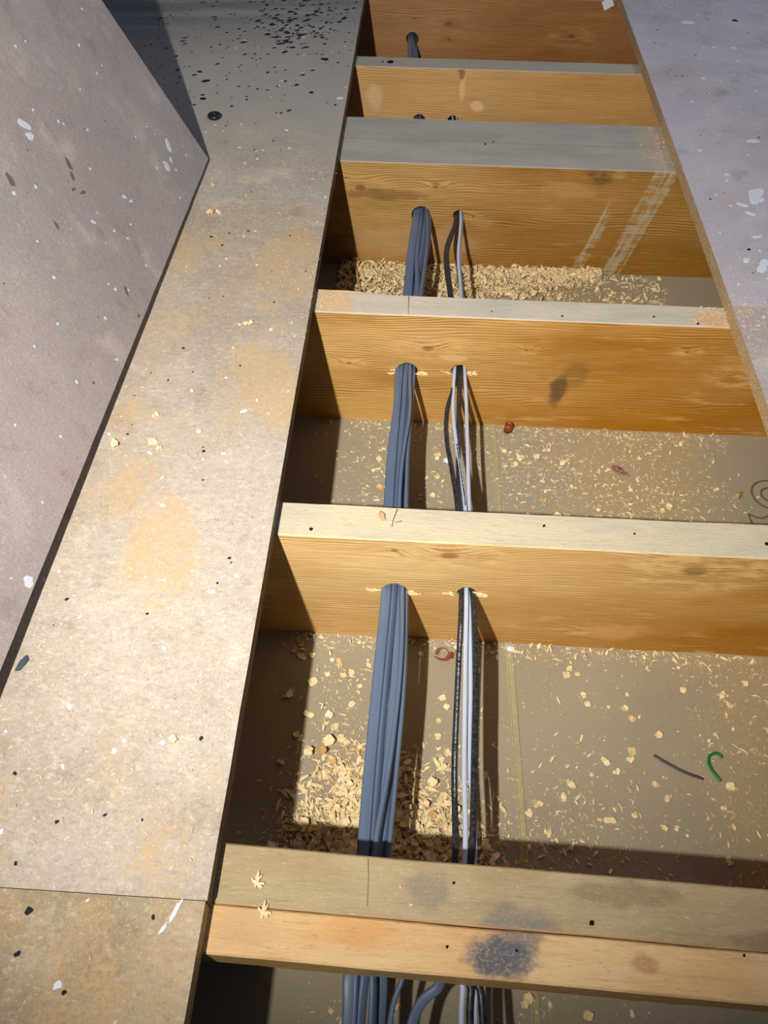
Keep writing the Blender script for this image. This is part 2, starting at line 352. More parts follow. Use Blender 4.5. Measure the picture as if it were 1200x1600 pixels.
mC = joist_mat('joist_wood_c', 7.7, S(220, 208, 186), S(202, 194, 178), S(228, 186, 118), S(182, 122, 24), S(136, 86, 12),
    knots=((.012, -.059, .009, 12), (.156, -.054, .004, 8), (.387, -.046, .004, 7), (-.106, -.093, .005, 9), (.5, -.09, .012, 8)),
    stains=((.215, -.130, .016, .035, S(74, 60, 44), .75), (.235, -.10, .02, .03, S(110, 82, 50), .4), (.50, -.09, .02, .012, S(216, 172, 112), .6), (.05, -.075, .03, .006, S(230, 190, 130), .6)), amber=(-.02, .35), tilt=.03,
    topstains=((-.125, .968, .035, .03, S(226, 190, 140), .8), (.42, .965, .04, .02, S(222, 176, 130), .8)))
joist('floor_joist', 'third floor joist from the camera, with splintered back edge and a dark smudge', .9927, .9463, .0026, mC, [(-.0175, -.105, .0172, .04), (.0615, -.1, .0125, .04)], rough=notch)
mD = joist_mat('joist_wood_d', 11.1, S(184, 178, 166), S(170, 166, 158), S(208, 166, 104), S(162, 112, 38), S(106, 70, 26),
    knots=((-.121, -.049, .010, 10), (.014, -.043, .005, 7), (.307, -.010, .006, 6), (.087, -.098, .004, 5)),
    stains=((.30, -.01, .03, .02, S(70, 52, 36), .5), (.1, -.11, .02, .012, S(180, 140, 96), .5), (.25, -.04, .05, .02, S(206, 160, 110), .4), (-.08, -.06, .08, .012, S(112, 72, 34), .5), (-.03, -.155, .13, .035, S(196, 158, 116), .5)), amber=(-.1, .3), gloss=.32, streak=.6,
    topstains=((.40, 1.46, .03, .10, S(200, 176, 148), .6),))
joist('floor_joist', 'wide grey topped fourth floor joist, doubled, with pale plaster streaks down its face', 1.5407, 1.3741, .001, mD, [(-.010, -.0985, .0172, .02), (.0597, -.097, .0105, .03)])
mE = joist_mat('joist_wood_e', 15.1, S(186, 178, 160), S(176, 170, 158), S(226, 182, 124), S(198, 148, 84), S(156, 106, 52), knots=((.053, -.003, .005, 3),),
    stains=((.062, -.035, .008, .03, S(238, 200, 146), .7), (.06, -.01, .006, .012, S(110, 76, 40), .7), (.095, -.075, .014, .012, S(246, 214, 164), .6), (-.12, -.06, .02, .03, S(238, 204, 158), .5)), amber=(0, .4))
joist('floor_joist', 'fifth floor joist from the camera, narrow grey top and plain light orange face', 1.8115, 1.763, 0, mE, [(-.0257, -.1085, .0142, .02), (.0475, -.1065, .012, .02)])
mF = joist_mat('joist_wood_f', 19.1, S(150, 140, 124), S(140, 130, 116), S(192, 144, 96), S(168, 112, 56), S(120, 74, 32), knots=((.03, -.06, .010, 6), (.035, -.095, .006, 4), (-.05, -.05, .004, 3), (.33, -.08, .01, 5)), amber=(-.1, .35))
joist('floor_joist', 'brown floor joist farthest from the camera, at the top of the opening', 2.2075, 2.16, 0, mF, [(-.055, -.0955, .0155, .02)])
# torn fibres around the drilled holes: part of the joists they belong to
def tear(parent, x, y, z, n, L, side):
    bm = bmesh.new()
    for _ in range(n):
        c = Vector((x + side * R.uniform(0, L), y - .001 - R.random() * .002, z + R.uniform(-.004, .003)))
        sliver(bm, c, R.uniform(.005, .013), R.uniform(.0012, .003), .0005, Matrix.Rotation(R.gauss(0, .25), 3, 'Y') @ Matrix.Rotation(1.3, 3, 'X'), R.uniform(0, .3))
    return link('torn_fibre', bm, CHIP, parent)
J = [o for o in COL.objects if o.name.startswith('floor_joist')]
JA, JB, JC, JD, JE, JF = J
for jo, y, spots in ((JB, .5443, ((-.034, -.097, -1, 5), (.0, -.099, 1, 14), (.057, -.094, -1, 4), (.082, -.0965, 1, 12))), (JC, .9464, ((-.036, -.104, -1, 5), (.001, -.106, 1, 9), (.076, -.101, 1, 8), (.047, -.1, -1, 2)))):
    for x, z, sd, n in spots: tear(jo, x, y, z, n, .011, sd)
# pencil setting-out lines, nail holes
def mark(parent, pts, w, z=0, name='pencil_line', mat=INK):
    bm = bmesh.new(); sweep(bm, [Vector((x, y, z)) for x, y in pts], w, .0004, n=6); link(name, bm, mat, parent)
PEN = plain('pencil', S(122, 116, 104), .9, .1)
mark(JD, [(x_ / 50 - .17, 1.4565 + .0012 * math.sin(x_ * .7)) for x_ in range(31)], .0009, .0, 'butt_line', PEN)
mark(JA, [(-.0225, .205), (-.0212, .190), (-.0205, .168)], .0006, .0002, mat=PEN)
mark(JC, [(-.0193, .990), (-.0187, .949)], .0011, .0002, mat=PEN)
mark(JB, [(-.0165, .589), (-.0205, .573), (-.0215, .563)], .0011, .0004, mat=PEN); mark(JB, [(-.0185, .569), (-.0105, .572)], .0011, .0004, mat=PEN)
DARK = plain('nail_hole', S(34, 26, 20), .9, .1)
def nailhole(parent, x, y, r):
    bm = bmesh.new(); splat(bm, x, y, .0004, r, 0, 1.2, 1, 9, .0003, rag=.3); link('nail_hole', bm, DARK, parent)
for pr_, x, y, r in ((JA, .162, .1665, .0020), (JB, -.1118, .554, .002), (JB, .1496, .575, .0014), (JB, .3949, .5651, .002), (JB, .25, .57, .001), (JC, .20, .958, .0014), (JC, .10, .962, .001), (JC, .33, .965, .0014), (JC, .39, .953, .0017), (JD, .1, 1.45, .0018), (JD, .115, 1.46, .0012), (JE, -.0898, 1.7857, .006), (JE, -.1057, 1.7845, .002), (JA, .05, .19, .0011), (JA, .28, .15, .001), (bat, .045, .142, .0011), (bat, .1, .1425, .001)):
    nailhole(pr_, x, y, r)

# ---------------------------------------------------------------- floor boards
TK = .022
LX = lambda y: -.1508 - .0094 * (y - .5)
RX = lambda y: .4393 - .0121 * (y - .5)
mats_board = lambda m: [m, PAINT, SPECK, BROWN]
SAW = S(206, 174, 126)
mL = board_mat('left_floor_chipboard', 3.0, S(192, 182, 168), S(174, 161, 144), (.515, .66), SAW, .9, far=S(64, 70, 84), pink=S(196, 176, 160), edge=(S(70, 52, 38), S(128, 104, 76)), patches=((-.21, .75, .06, .15), (-.30, .5, .1, .12), (-.2, 1.02, .05, .12)))  # edge colours darkened for the shade on the side turned from the torch
def board(name, lab, edge, other, y0, y1, mat, specks, z0=0, seed=0):
    bm = bmesh.new(); n = 60; ys = [y0 + (y1 - y0) * i / n for i in range(n + 1)]
    poly = [(edge(y) + noise.noise(Vector((y * 70, seed, 0))) * .0007, y) for y in ys] + [(other, y1), (other, y0)]
    prism(bm, poly, z0 + .0002, z0 + TK)
    for (x, y, r, mi, el, an) in specks:
        if y0 < y < y1: splat(bm, x, y, z0 + TK, r, mi, el, an, 7 + int(r * 2000) % 5)
    o = link(name, bm, mats_board(mat)); tag(o, lab, 'floor board'); return o
sp = []
for _ in range(900):                                   # dark grit thickening toward the far end
    y = 1.35 + 1.1 * R.random() ** .7; x = -.17 - .45 * R.random()
    if R.random() < (y - 1.3) / 1.1 + .12: sp.append((x, y, R.choice((.0007, .001, .0012, .0012, .0018, .0026)), 2, R.uniform(1, 2.2), R.uniform(.2, .9)))
for _ in range(150):
    a, b = R.gauss(-.30, .05), R.gauss(1.93, .07); sp.append((a, b, R.uniform(.001, .0045), 2, R.uniform(1, 2), R.uniform(.2, .9)))
for x, y, r in ((-.22, 1.735, .0065), (-.255, 1.66, .003), (-.262, 1.615, .004), (-.286, 1.63, .003), (-.23, 1.585, .004), (-.35, 1.56, .002), (-.44, 1.62, .006), (-.43, 1.545, .005), (-.46, 1.66, .004), (-.2861, .2127, .0015), (-.2852, .1127, .0022), (-.3257, 1.0892, .0018), (-.30, 1.1, .0013), (-.26, .42, .0013), (-.2417, .0897, .0015), (-.2867, .1434, .0026), (-.206, 1.10, .0015), (-.248, .645, .0018), (-.24, .60, .001)):
    sp.append((x, y, r, 2, 1.2, R.random()))
for _ in range(34): sp.append((-.16 - .2 * R.random(), R.uniform(.05, 1.4), R.uniform(.0006, .0015), 2, 1.5, R.random() * 3))
for _ in range(70): sp.append((-.16 - .25 * R.random(), R.uniform(.02, 1.9), R.uniform(.0008, .0022), 1, 1.6, R.random() * 3))
for x, y, r, e, a in ((-.212, .715, .0028, 1.6, .4), (-.171, .1505, .0018, 4.5, 1.2), (-.178, .137, .0012, 4, 1.1), (-.2479, .0939, .0025, 1.5, .4), (-.173, 1.565, .004, 1.6, 0), (-.248, .287, .0018, 1.4, 0), (-.2135, .287, .002, 1.2, 0), (-.2, .45, .002, 2, 0)): sp.append((x, y, r, 1, e, a))
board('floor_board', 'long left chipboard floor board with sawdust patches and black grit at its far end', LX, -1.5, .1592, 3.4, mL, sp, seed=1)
mL2 = board_mat('near_floor_chipboard', 8.0, S(186, 170, 142), S(166, 148, 118), (.52, .70), S(206, 170, 116), .7, patches=((-.235, .11, .03, .08),))
board('floor_board', 'short piece of chipboard floor in the bottom left corner, before the butt joint', lambda y: LX(y) - .0012, -1.5, -1.1, .1586, mL2, sp, seed=2)
sp = []
for x, y, r, e, a in ((.5347, 1.272, .010, 2.0, 1.1), (.531, 1.250, .008, 1.5, .6), (.5052, 1.2358, .003, 3.5, -.6), (.512, 1.21, .003, 3, -.6), (.5484, 1.9785, .009, 1.4, 0), (.4773, 1.08, .004, 1.6, 1), (.4952, 1.0601, .006, 2, .9), (.503, 1.075, .007, 1.6, .9), (.5078, 1.1446, .003, 2.5, .2), (.57, 1.45, .005, 2, 0), (.50, 1.33, .003, 1.3, 0), (.47, 1.41, .0028, 1.2, 0), (.62, 1.85, .004, 1.5, 0), (.58, 1.85, .003, 1.5, 0), (.53, 1.7, .003, 1.5, 0)): sp.append((x, y, r, 1, e, a))
for _ in range(90): sp.append((R.uniform(.44, .8), R.uniform(.75, 2.2), R.uniform(.0007, .0018), 1, 1.6, R.uniform(0, 3)))
for _ in range(70): sp.append((R.uniform(.44, .8), R.uniform(.6, 2.2), R.uniform(.0006, .0014), 2, 1.8, R.uniform(-.5, .5)))
sp += [(.6526, 1.9966, .006, 2, 1, 0), (.4874, 1.1089, .0025, 2, 1, 0)]
mR = board_mat('right_floor_chipboard', 21., S(208, 201, 210), S(194, 187, 194), (.60, .70), S(206, 176, 150), .4, pink=S(188, 172, 168), gr=.4, edge=(S(156, 124, 86), S(232, 206, 164)))  # right boards: cool cast of the light mixed into the base colours
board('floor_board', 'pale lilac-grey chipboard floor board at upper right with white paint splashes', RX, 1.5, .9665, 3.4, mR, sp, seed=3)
mR2 = board_mat('right_near_floor_chipboard', 27., S(196, 186, 188), S(182, 170, 168), (.50, .60), S(214, 178, 136), .7, pink=S(188, 172, 160), edge=(S(160, 126, 86), S(234, 206, 160)), patches=((.45, .93, .03, .06),))
board('floor_board', 'chipboard floor board at the right edge, nearer than the joint, with sawdust along it', lambda y: RX(y) - .001, 1.5, -.9, .9655, mR2, sp, seed=4)

# ---------------------------------------------------------------- loose sheet standing on the left board
th = math.radians(26.7); up = Vector((-math.sin(th), 0, math.cos(th))); along = Vector((0, -1, .0145)).normalized(); nrm = Vector((math.cos(th), 0, math.sin(th)))
C0 = Vector((-.3715, 1.306, TK + .0092)); MP = Matrix(((along.x, up.x, nrm.x, C0.x), (along.y, up.y, nrm.y, C0.y), (along.z, up.z, nrm.z, C0.z), (0, 0, 0, 1)))
bm = bmesh.new(); n = 90
edge_pts = [(2.4 * i / n, noise.noise(Vector((i * .9, 3, 0))) * .0009) for i in range(n + 1)]
prism(bm, edge_pts + [(2.4, .6), (0, .6)], -.018, 0, 0, MP)
def ps(s, t, r, mi, e=1., a=0., rag=.45):
    r *= .72 if r > .0022 else .85
    splat(bm, s, t, 0, r, mi, e, a, 9 + int(r * 1000) % 6, .0003, MP, rag)
ps(.365, .248, .008, 1, 1.5, .9); ps(.371, .236, .006, 1, 1.5, .4)
ps(.091, .074, .0065, 1, 2.6, -.9); ps(.112, .060, .004, 1, 1.6, -.9, .3); ps(.135, .062, .009, 1, 1.2, 0); ps(.118, .045, .003, 1); ps(.06, .04, .002, 1)
for s, t, r, e, a in ((.287, .099, .004, 1.8, .8), (.28, .088, .002, 3, .4), (.444, .054, .003, 1.3, 0), (.384, .12, .0022, 2.5, 1), (.874, .008, .008, 1.1, 0), (.43, .2, .003, 1, 0), (.47, .215, .0035, 1, 0), (.36, .09, .002, 1, 0), (.16, .02, .002, 1, 0), (.5, .05, .003, 1, 0), (.52, .13, .003, 1, 0), (.62, .05, .003, 1, 0), (.33, .25, .002, 1, 0), (.30, .22, .0025, 1, 0), (.7, .04, .002, 1, 0)): ps(s, t, r, 1, e, a)
for _ in range(70): ps(R.uniform(.02, 1.0), R.uniform(.01, .42), R.uniform(.0008, .002), 1, R.uniform(1, 1.8), R.random() * 3)
for s, t, r, e, a in ((.344, .183, .0055, 2.0, -1.1), (.356, .172, .004, 1.8, -1.), (.372, .162, .0025, 3, .3), (.36, .150, .002, 4, .3), (.459, .227, .006, 1.8, -1.2), (.45, .158, .004, 1.6, -1.), (.428, .040, .0035, 2.6, -.9), (.444, .008, .002, 2, 0), (.60, .03, .0025, 1.2, 0)): ps(s, t, r, 3, e, a)
for _ in range(18): ps(R.uniform(.02, 1.0), R.uniform(.01, .42), R.uniform(.0006, .0012), 2)
mP = board_mat('loose_sheet_chipboard', 33., S(186, 176, 173), S(174, 164, 162), pink=S(182, 165, 162), grime=.3, gr=.35)
pan = link('chipboard_sheet', bm, mats_board(mP)); tag(pan, 'grey chipboard sheet leaning on edge at the left with white paint smears', 'chipboard sheet')

# ---------------------------------------------------------------- cables
BIG= [[[-0.0604,2.4,-0.096],[-0.0604,2.16,-0.094],[-0.049,1.98,-0.104],[-0.0347,1.79,-0.107],[-0.025,1.6,-0.106],[-0.0183,1.3878,-0.097],[-0.0238,1.2893,-0.104],[-0.0272,1.1259,-0.104],[-0.0296,0.9524,-0.1],[-0.0282,0.8655,-0.108],[-0.0325,0.7897,-0.11],[-0.0317,0.6779,-0.106],[-0.0259,0.5468,-0.097],[-0.0287,0.4448,-0.105],[-0.0309,0.3404,-0.108],[-0.0312,0.2384,-0.104],[-0.03,0.152,-0.1],[-0.0351,0.1332,-0.1],[-0.0332,0.0974,-0.104],[-0.0317,-0.02,-0.104]],[[-0.0586,2.4,-0.098],[-0.0586,2.16,-0.096],[-0.046,1.98,-0.106],[-0.0317,1.79,-0.109],[-0.022,1.6,-0.108],[-0.0136,1.3916,-0.099],[-0.0186,1.2728,-0.106],[-0.0198,1.1291,-0.106],[-0.0248,0.955,-0.102],[-0.0254,0.8678,-0.11],[-0.0263,0.792,-0.112],[-0.0258,0.6788,-0.108],[-0.0213,0.5494,-0.099],[-0.0237,0.4462,-0.107],[-0.0262,0.3415,-0.11],[-0.0269,0.2393,-0.106],[-0.026,0.152,-0.102],[-0.0289,0.1339,-0.102],[-0.0283,0.0979,-0.106],[-0.0278,-0.02,-0.106]],[[-0.0568,2.4,-0.1],[-0.0568,2.16,-0.098],[-0.043,1.98,-0.108],[-0.0287,1.79,-0.111],[-0.019,1.6,-0.11],[-0.0078,1.3998,-0.101],[-0.0137,1.2662,-0.108],[-0.0081,1.1326,-0.108],[-0.02,0.9576,-0.104],[-0.0208,0.8702,-0.112],[-0.0219,0.7942,-0.114],[-0.0216,0.6797,-0.11],[-0.0168,0.5519,-0.101],[-0.0186,0.4476,-0.109],[-0.0215,0.3426,-0.112],[-0.0226,0.2401,-0.108],[-0.022,0.152,-0.104],[-0.0216,0.1346,-0.104],[-0.0228,0.0985,-0.108],[-0.0238,-0.02,-0.108]],[[-0.055,2.4,-0.092],[-0.055,2.16,-0.09],[-0.04,1.98,-0.1],[-0.0257,1.79,-0.103],[-0.016,1.6,-0.102],[0.002,1.378,-0.093],[0.0047,1.285,-0.1],[-0.0027,1.122,-0.1],[-0.0129,0.9459,-0.096],[-0.0094,0.8626,-0.104],[-0.0165,0.7722,-0.106],[-0.0172,0.6734,-0.102],[-0.0074,0.5462,-0.093],[-0.004,0.4442,-0.101],[-0.0095,0.3331,-0.104],[-0.0199,0.238,-0.1],[-0.018,0.152,-0.096],[-0.014,0.1338,-0.096],[-0.0127,0.0981,-0.1],[-0.0117,-0.02,-0.1]],[[-0.0532,2.4,-0.105],[-0.0532,2.16,-0.103],[-0.037,1.98,-0.113],[-0.0227,1.79,-0.116],[-0.013,1.6,-0.115],[-0.0029,1.4042,-0.106],[-0.0039,1.2845,-0.113],[-0.0135,1.1391,-0.113],[-0.0172,0.9651,-0.109],[-0.0162,0.8757,-0.117],[-0.0156,0.7993,-0.119],[-0.0107,0.6844,-0.115],[-0.0114,0.5556,-0.106],[-0.0099,0.4508,-0.114],[-0.0124,0.3382,-0.117],[-0.0158,0.242,-0.113],[-0.014,0.152,-0.109],[-0.0062,0.1364,-0.109],[-0.0057,0.1001,-0.113],[-0.0053,-0.02,-0.113]],[[-0.0514,2.4,-0.099],[-0.0514,2.16,-0.097],[-0.034,1.98,-0.107],[-0.0197,1.79,-0.11],[-0.01,1.6,-0.109],[0.0058,1.3814,-0.1],[0.0073,1.286,-0.107],[-0.0049,1.1314,-0.107],[-0.0071,0.9514,-0.103],[-0.0076,0.87,-0.111],[-0.0096,0.7816,-0.113],[-0.0072,0.6797,-0.109],[-0.0019,0.5485,-0.1],[0.001,0.4321,-0.108],[-0.0022,0.3364,-0.111],[-0.0063,0.2408,-0.107],[-0.01,0.152,-0.103],[0.011,0.1339,-0.103],[0.0027,0.0999,-0.107],[-0.0039,-0.02,-0.107]],[[-0.0496,2.4,-0.106],[-0.0496,2.16,-0.104],[-0.031,1.98,-0.114],[-0.0167,1.79,-0.117],[-0.007,1.6,-0.116],[-0.0095,1.3878,-0.107],[-0.0153,1.2853,-0.114],[-0.0157,1.1403,-0.114],[-0.0215,0.9497,-0.11],[-0.02,0.8765,-0.118],[-0.0208,0.7752,-0.12],[-0.0149,0.685,-0.116],[-0.0059,0.5548,-0.107],[-0.0012,0.4356,-0.115],[-0.0079,0.3319,-0.118],[-0.0114,0.2426,-0.114],[-0.007,0.152,-0.11],[0.0439,0.135,-0.11],[0.0223,0.1019,-0.114],[0.005,-0.02,-0.114]]]
SMALL= [[[0.049,1.97,-0.2],[0.047,1.9,-0.165],[0.041,1.8,-0.108],[0.044,1.74,-0.104],[0.05,1.55,-0.1],[0.0554,1.3753,-0.097],[0.0391,1.2835,-0.104],[0.0388,1.2184,-0.106],[0.0461,1.1324,-0.104],[0.057,0.9521,-0.1],[0.0448,0.8702,-0.108],[0.0446,0.8134,-0.11],[0.0532,0.7468,-0.11],[0.06,0.6804,-0.106],[0.0643,0.5488,-0.097],[0.0612,0.4423,-0.105],[0.0577,0.3319,-0.108],[0.0584,0.2385,-0.104],[0.049,0.152,-0.1],[0.071,0.1346,-0.1],[0.0717,0.1037,-0.104],[0.0723,-0.02,-0.104]],[[0.053,1.97,-0.2],[0.051,1.9,-0.165],[0.045,1.8,-0.108],[0.048,1.74,-0.104],[0.054,1.55,-0.1],[0.0635,1.3742,-0.096],[0.0596,1.2536,-0.103],[0.064,1.1322,-0.103],[0.055,0.9537,-0.099],[0.0531,0.8697,-0.107],[0.0591,0.7946,-0.109],[0.0662,0.7293,-0.109],[0.07,0.6792,-0.105],[0.0703,0.5494,-0.096],[0.0691,0.4422,-0.104],[0.0679,0.3321,-0.107],[0.0676,0.2382,-0.103],[0.053,0.152,-0.099],[0.0647,0.134,-0.099],[0.0645,0.1031,-0.103],[0.0643,-0.02,-0.103]],[[0.057,1.97,-0.2],[0.055,1.9,-0.165],[0.049,1.8,-0.108],[0.052,1.74,-0.104],[0.058,1.55,-0.1],[0.0565,1.3711,-0.097],[0.0414,1.2776,-0.104],[0.0422,1.2186,-0.106],[0.0492,1.1326,-0.104],[0.0618,0.9539,-0.1],[0.0616,0.8713,-0.108],[0.061,0.7956,-0.11],[0.0619,0.7299,-0.11],[0.0642,0.6796,-0.106],[0.0774,0.5496,-0.097],[0.0807,0.4435,-0.105],[0.0785,0.3471,-0.108],[0.0739,0.2389,-0.104],[0.057,0.152,-0.1],[0.0778,0.135,-0.1],[0.0833,0.1044,-0.104],[0.0877,-0.02,-0.104]],[[0.061,1.97,-0.2],[0.059,1.9,-0.165],[0.053,1.8,-0.108],[0.056,1.74,-0.104],[0.062,1.55,-0.1],[0.0663,1.3827,-0.101],[0.0622,1.2614,-0.108],[0.0666,1.1392,-0.108],[0.07,0.9575,-0.104],[0.0732,0.8762,-0.112],[0.0747,0.7757,-0.114],[0.0755,0.6836,-0.11],[0.0739,0.5511,-0.101],[0.0756,0.4373,-0.109],[0.0742,0.3485,-0.112],[0.0774,0.2402,-0.108],[0.061,0.152,-0.104],[0.0759,0.135,-0.104],[0.0765,0.1044,-0.108],[0.077,-0.02,-0.108]]]
def print_marks(parent, path, y_from, y_to, mat, off):
    bm = bmesh.new(); L = 0; nxt = 0
    for a, b in zip(path, path[1:]):
        if y_to < a.y < y_from:
            t = (b - a).normalized()
            if R.random() < .82:
                sx = t.cross(Vector((0, 0, 1))).normalized(); c = a + Vector((0, -.0, off)); w = R.choice((.0009, .0014, .0018)); l = R.choice((.0005, .0009, .0012))
                q = [c + sx * w / 2 + t * l / 2, c - sx * w / 2 + t * l / 2, c - sx * w / 2 - t * l / 2, c + sx * w / 2 - t * l / 2]
                up_ = Vector((0, 0, .00025)); lo = [bm.verts.new(v - up_) for v in q]; hi = [bm.verts.new(v + up_) for v in q]
                bm.faces.new(hi); bm.faces.new(lo[::-1])
                for k in range(4): bm.faces.new((lo[k], lo[(k + 1) % 4], hi[(k + 1) % 4], hi[k]))
    if len(bm.faces): link('printed_lettering', bm, mat, parent)
    else: bm.free()
big_lab = ['leftmost flat grey cable of the thick bundle, its broad face up', 'flat grey cable lying tight against the leftmost one in the thick bundle', 'grey cable third from the left in the thick bundle', 'grey cable of the thick bundle crossing over its neighbours from right to left',
           'grey cable low in the middle of the thick bundle, seen through the gap', 'grey cable of the thick bundle that curves out right below the batten, thinner loop', 'grey cable of the thick bundle making the widest loop to the right below the batten']
tw = [(.1, .2), (1.3, .3), (.5, .9), (1.45, .9), (.5, 1.2), (1.45, .5), (.5, 1.2)]
def settle(cables, dmin, n=260):
    """resample at common depths and ease neighbours apart so the strands lie against each other"""
    out = []; P = [catmull(c, 14) for c in cables]; ys = [2.395 - (2.395 + .015) * k / n for k in range(n + 1)]
    for p in P:
        col = []; j = 0
        for y in ys:
            while j < len(p) - 2 and p[j + 1].y > y: j += 1
            a, b_ = p[j], p[j + 1]; t = (a.y - y) / max(1e-6, a.y - b_.y); col.append(a.lerp(b_, max(0, min(1, t))))
        out.append(col)
    for it in range(8):
        for k in range(n - 16):
            for i in range(len(out)):
                for j in range(i):
                    a, b_ = out[i][k], out[j][k]; dx, dz = a.x - b_.x, a.z - b_.z; d = math.hypot(dx, dz) + 1e-6
                    if d < dmin:
                        m = (dmin - d) / d * .5; ux, uz = dx * m * .35, (dz if abs(dz) > .0008 else .0008 * (1 if i % 2 else -1)) * m
                        a.x += ux; a.z += uz; b_.x -= ux; b_.z -= uz
        for c in out:
            q = [v.copy() for v in c]
            for k in range(1, n - 17): c[k] = (q[k - 1] + q[k] * 2 + q[k + 1]) / 4
    return out
BIG[5][-4:-2] = [[-.0100, .162, -.103], [.0060, .150, -.103], [.0118, .136, -.103]]
BIG[6][-4:-2] = [[-.0070, .164, -.110], [.0260, .157, -.110], [.0420, .146, -.110], [.0450, .132, -.110]]
SETTLED = settle(BIG, .0056)
for i, pts in enumerate(BIG):
    path = [v for v in SETTLED[i] if v.y > .212] + [v for v in catmull(pts, 14) if v.y < .198]; bm = bmesh.new(); a0, am = tw[i]
    dim = [(.0115, .0056), (.0105, .0054), (.0095, .0052), (.0092, .0052), (.010, .0054), (.008, .0048), (.0095, .0052)][i]
    sweep(bm, path, dim[0], dim[1], lambda s, a0=a0, am=am, i=i: a0 + am * .5 * math.sin(s * 5.2 + i * 1.7), n=14)
    o = link('electric_cable', bm, GREY, recalc=True); tag(o, big_lab[i], 'cable', 'grey cables in the thick bundle')
small_lab = ['black round cable at the left of the thin bundle, bowing out to the left', 'pale grey-blue cable in the middle of the thin bundle', 'black round cable at the right of the thin bundle nearest the camera', 'pale grey-blue cable at the right of the thin bundle, straightest of the four']
SPEC = [(BLACK, .0066), (PALE, .0056), (BLACK, .0070), (PALE, .0054)]
for i, pts in enumerate(SMALL):
    path = catmull(pts, 14); bm = bmesh.new(); m, dd = SPEC[i]
    sweep(bm, path, dd, dd * .92, n=14); o = link('electric_cable', bm, m); tag(o, small_lab[i], 'cable', 'cables in the thin bundle')
    fine = catmull(pts, 110)
    if i == 0: print_marks(o, fine, .50, .30, INKW, dd * .47)
    if i == 1: print_marks(o, fine, .80, .685, INK, dd * .47)

# ---------------------------------------------------------------- writing stamped on the plasterboard: outlined letters cut off by the frame
bm = bmesh.new()
def stroke(pts, w=.0032): sweep(bm, catmull([(x, y, DZ + .0002) for x, y in pts], 6), w, .0008, n=6)
cx, cy = .5385, .8235
stroke([(cx + .0285 * math.cos(t / 20 * math.tau), cy + .0285 * math.sin(t / 20 * math.tau)) for t in range(21)])
stroke([(cx + .015 * math.cos(t / 16 * math.tau), cy + .014 * math.sin(t / 16 * math.tau)) for t in range(17)])
for seg in (((.4962, .7838), (.506, .7785), (.5155, .7773), (.530, .784), (.56, .786)), ((.4962, .7838), (.4966, .774), (.4978, .762)), ((.4978, .762), (.510, .757), (.52, .765), (.56, .765)), ((.4978, .7455), (.53, .75), (.56, .745))): stroke(seg)
st = link('stamped_letters', bm, plain('stamp_ink', S(108, 102, 82), .8, .2), parent=ceil)

# ---------------------------------------------------------------- small things
def wire(name, pts, d, mat, lab, cat, core=None, mat2=None):
    e = bmesh.new(); sweep(e, catmull(pts, 8), d, d, n=12); o = link(name, e, mat); tag(o, lab, cat)
    if core:
        c = bmesh.new(); P = catmull(pts, 8); d0 = (P[0] - P[1]).normalized(); sweep(c, [P[0] - d0 * .001, P[0] + d0 * .0012], d * core, d * core, n=8); link('copper_core', c, mat2, o)
    return o
CU = plain('copper', S(190, 120, 70), .35, .5, metal=1)
wire('wire_offcut', [(.3802, .4035, DZ + .003), (.3785, .4068, DZ + .003), (.3735, .4085, DZ + .003), (.3668, .4055, DZ + .003), (.3635, .3985, DZ + .003), (.3645, .3905, DZ + .003), (.3685, .382, DZ + .003), (.3735, .3745, DZ + .003)], .0034, plain('green_insulation', S(22, 128, 62), .35, .5), 'hooked offcut of green insulated wire lying on the plasterboard at right', 'wire offcut', .5, CU)
wire('wire_offcut', [(.3006, .4012, DZ + .0028), (.316, .3915, DZ + .003), (.3335, .3825, DZ + .0032), (.3535, .3765, DZ + .0022)], .0032, plain('dark_insulation', S(84, 76, 84), .5, .4), 'straight dark grey wire offcut lying left of the green wire', 'wire offcut', .5, CU)
g_ = bmesh.new(); n1, n2 = 32, 12
vs = [[g_.verts.new((-.3935 + (.0085 + .0042 * math.cos(b / n2 * math.tau)) * math.cos(a / n1 * math.tau), 1.470 + (.0085 + .0042 * math.cos(b / n2 * math.tau)) * math.sin(a / n1 * math.tau), TK + .0041 + .0042 * math.sin(b / n2 * math.tau))) for b in range(n2)] for a in range(n1)]
for a in range(n1):
    for b in range(n2): g_.faces.new((vs[a][b], vs[(a + 1) % n1][b], vs[(a + 1) % n1][(b + 1) % n2], vs[a][(b + 1) % n2]))
tag(link('rubber_grommet', g_, plain('black_rubber', S(30, 34, 40), .4, .5), smooth=True), 'small black rubber ring lying on the left floor board', 'grommet')
def lump(name, c, s, mat, lab, cat, seed, sub=3, rough=.35, rot=0):
    b = bmesh.new(); bmesh.ops.create_icosphere(b, subdivisions=sub, radius=1)
    for v in b.verts:
        k = 1 + noise.noise(v.co * 1.7 + Vector((seed, 0, 0))) * rough; v.co *= k; v.co.z = max(v.co.z, -.75)
        v.co = Matrix.Rotation(rot, 3, 'Z') @ Vector((v.co.x * s[0], v.co.y * s[1], v.co.z * s[2]))
        v.co += Vector(c) + Vector((0, 0, s[2] * .75))
    o = link(name, b, mat, smooth=True); tag(o, lab, cat); return o
RB = plain('red_brown_plastic', S(140, 66, 34), .3, .5)
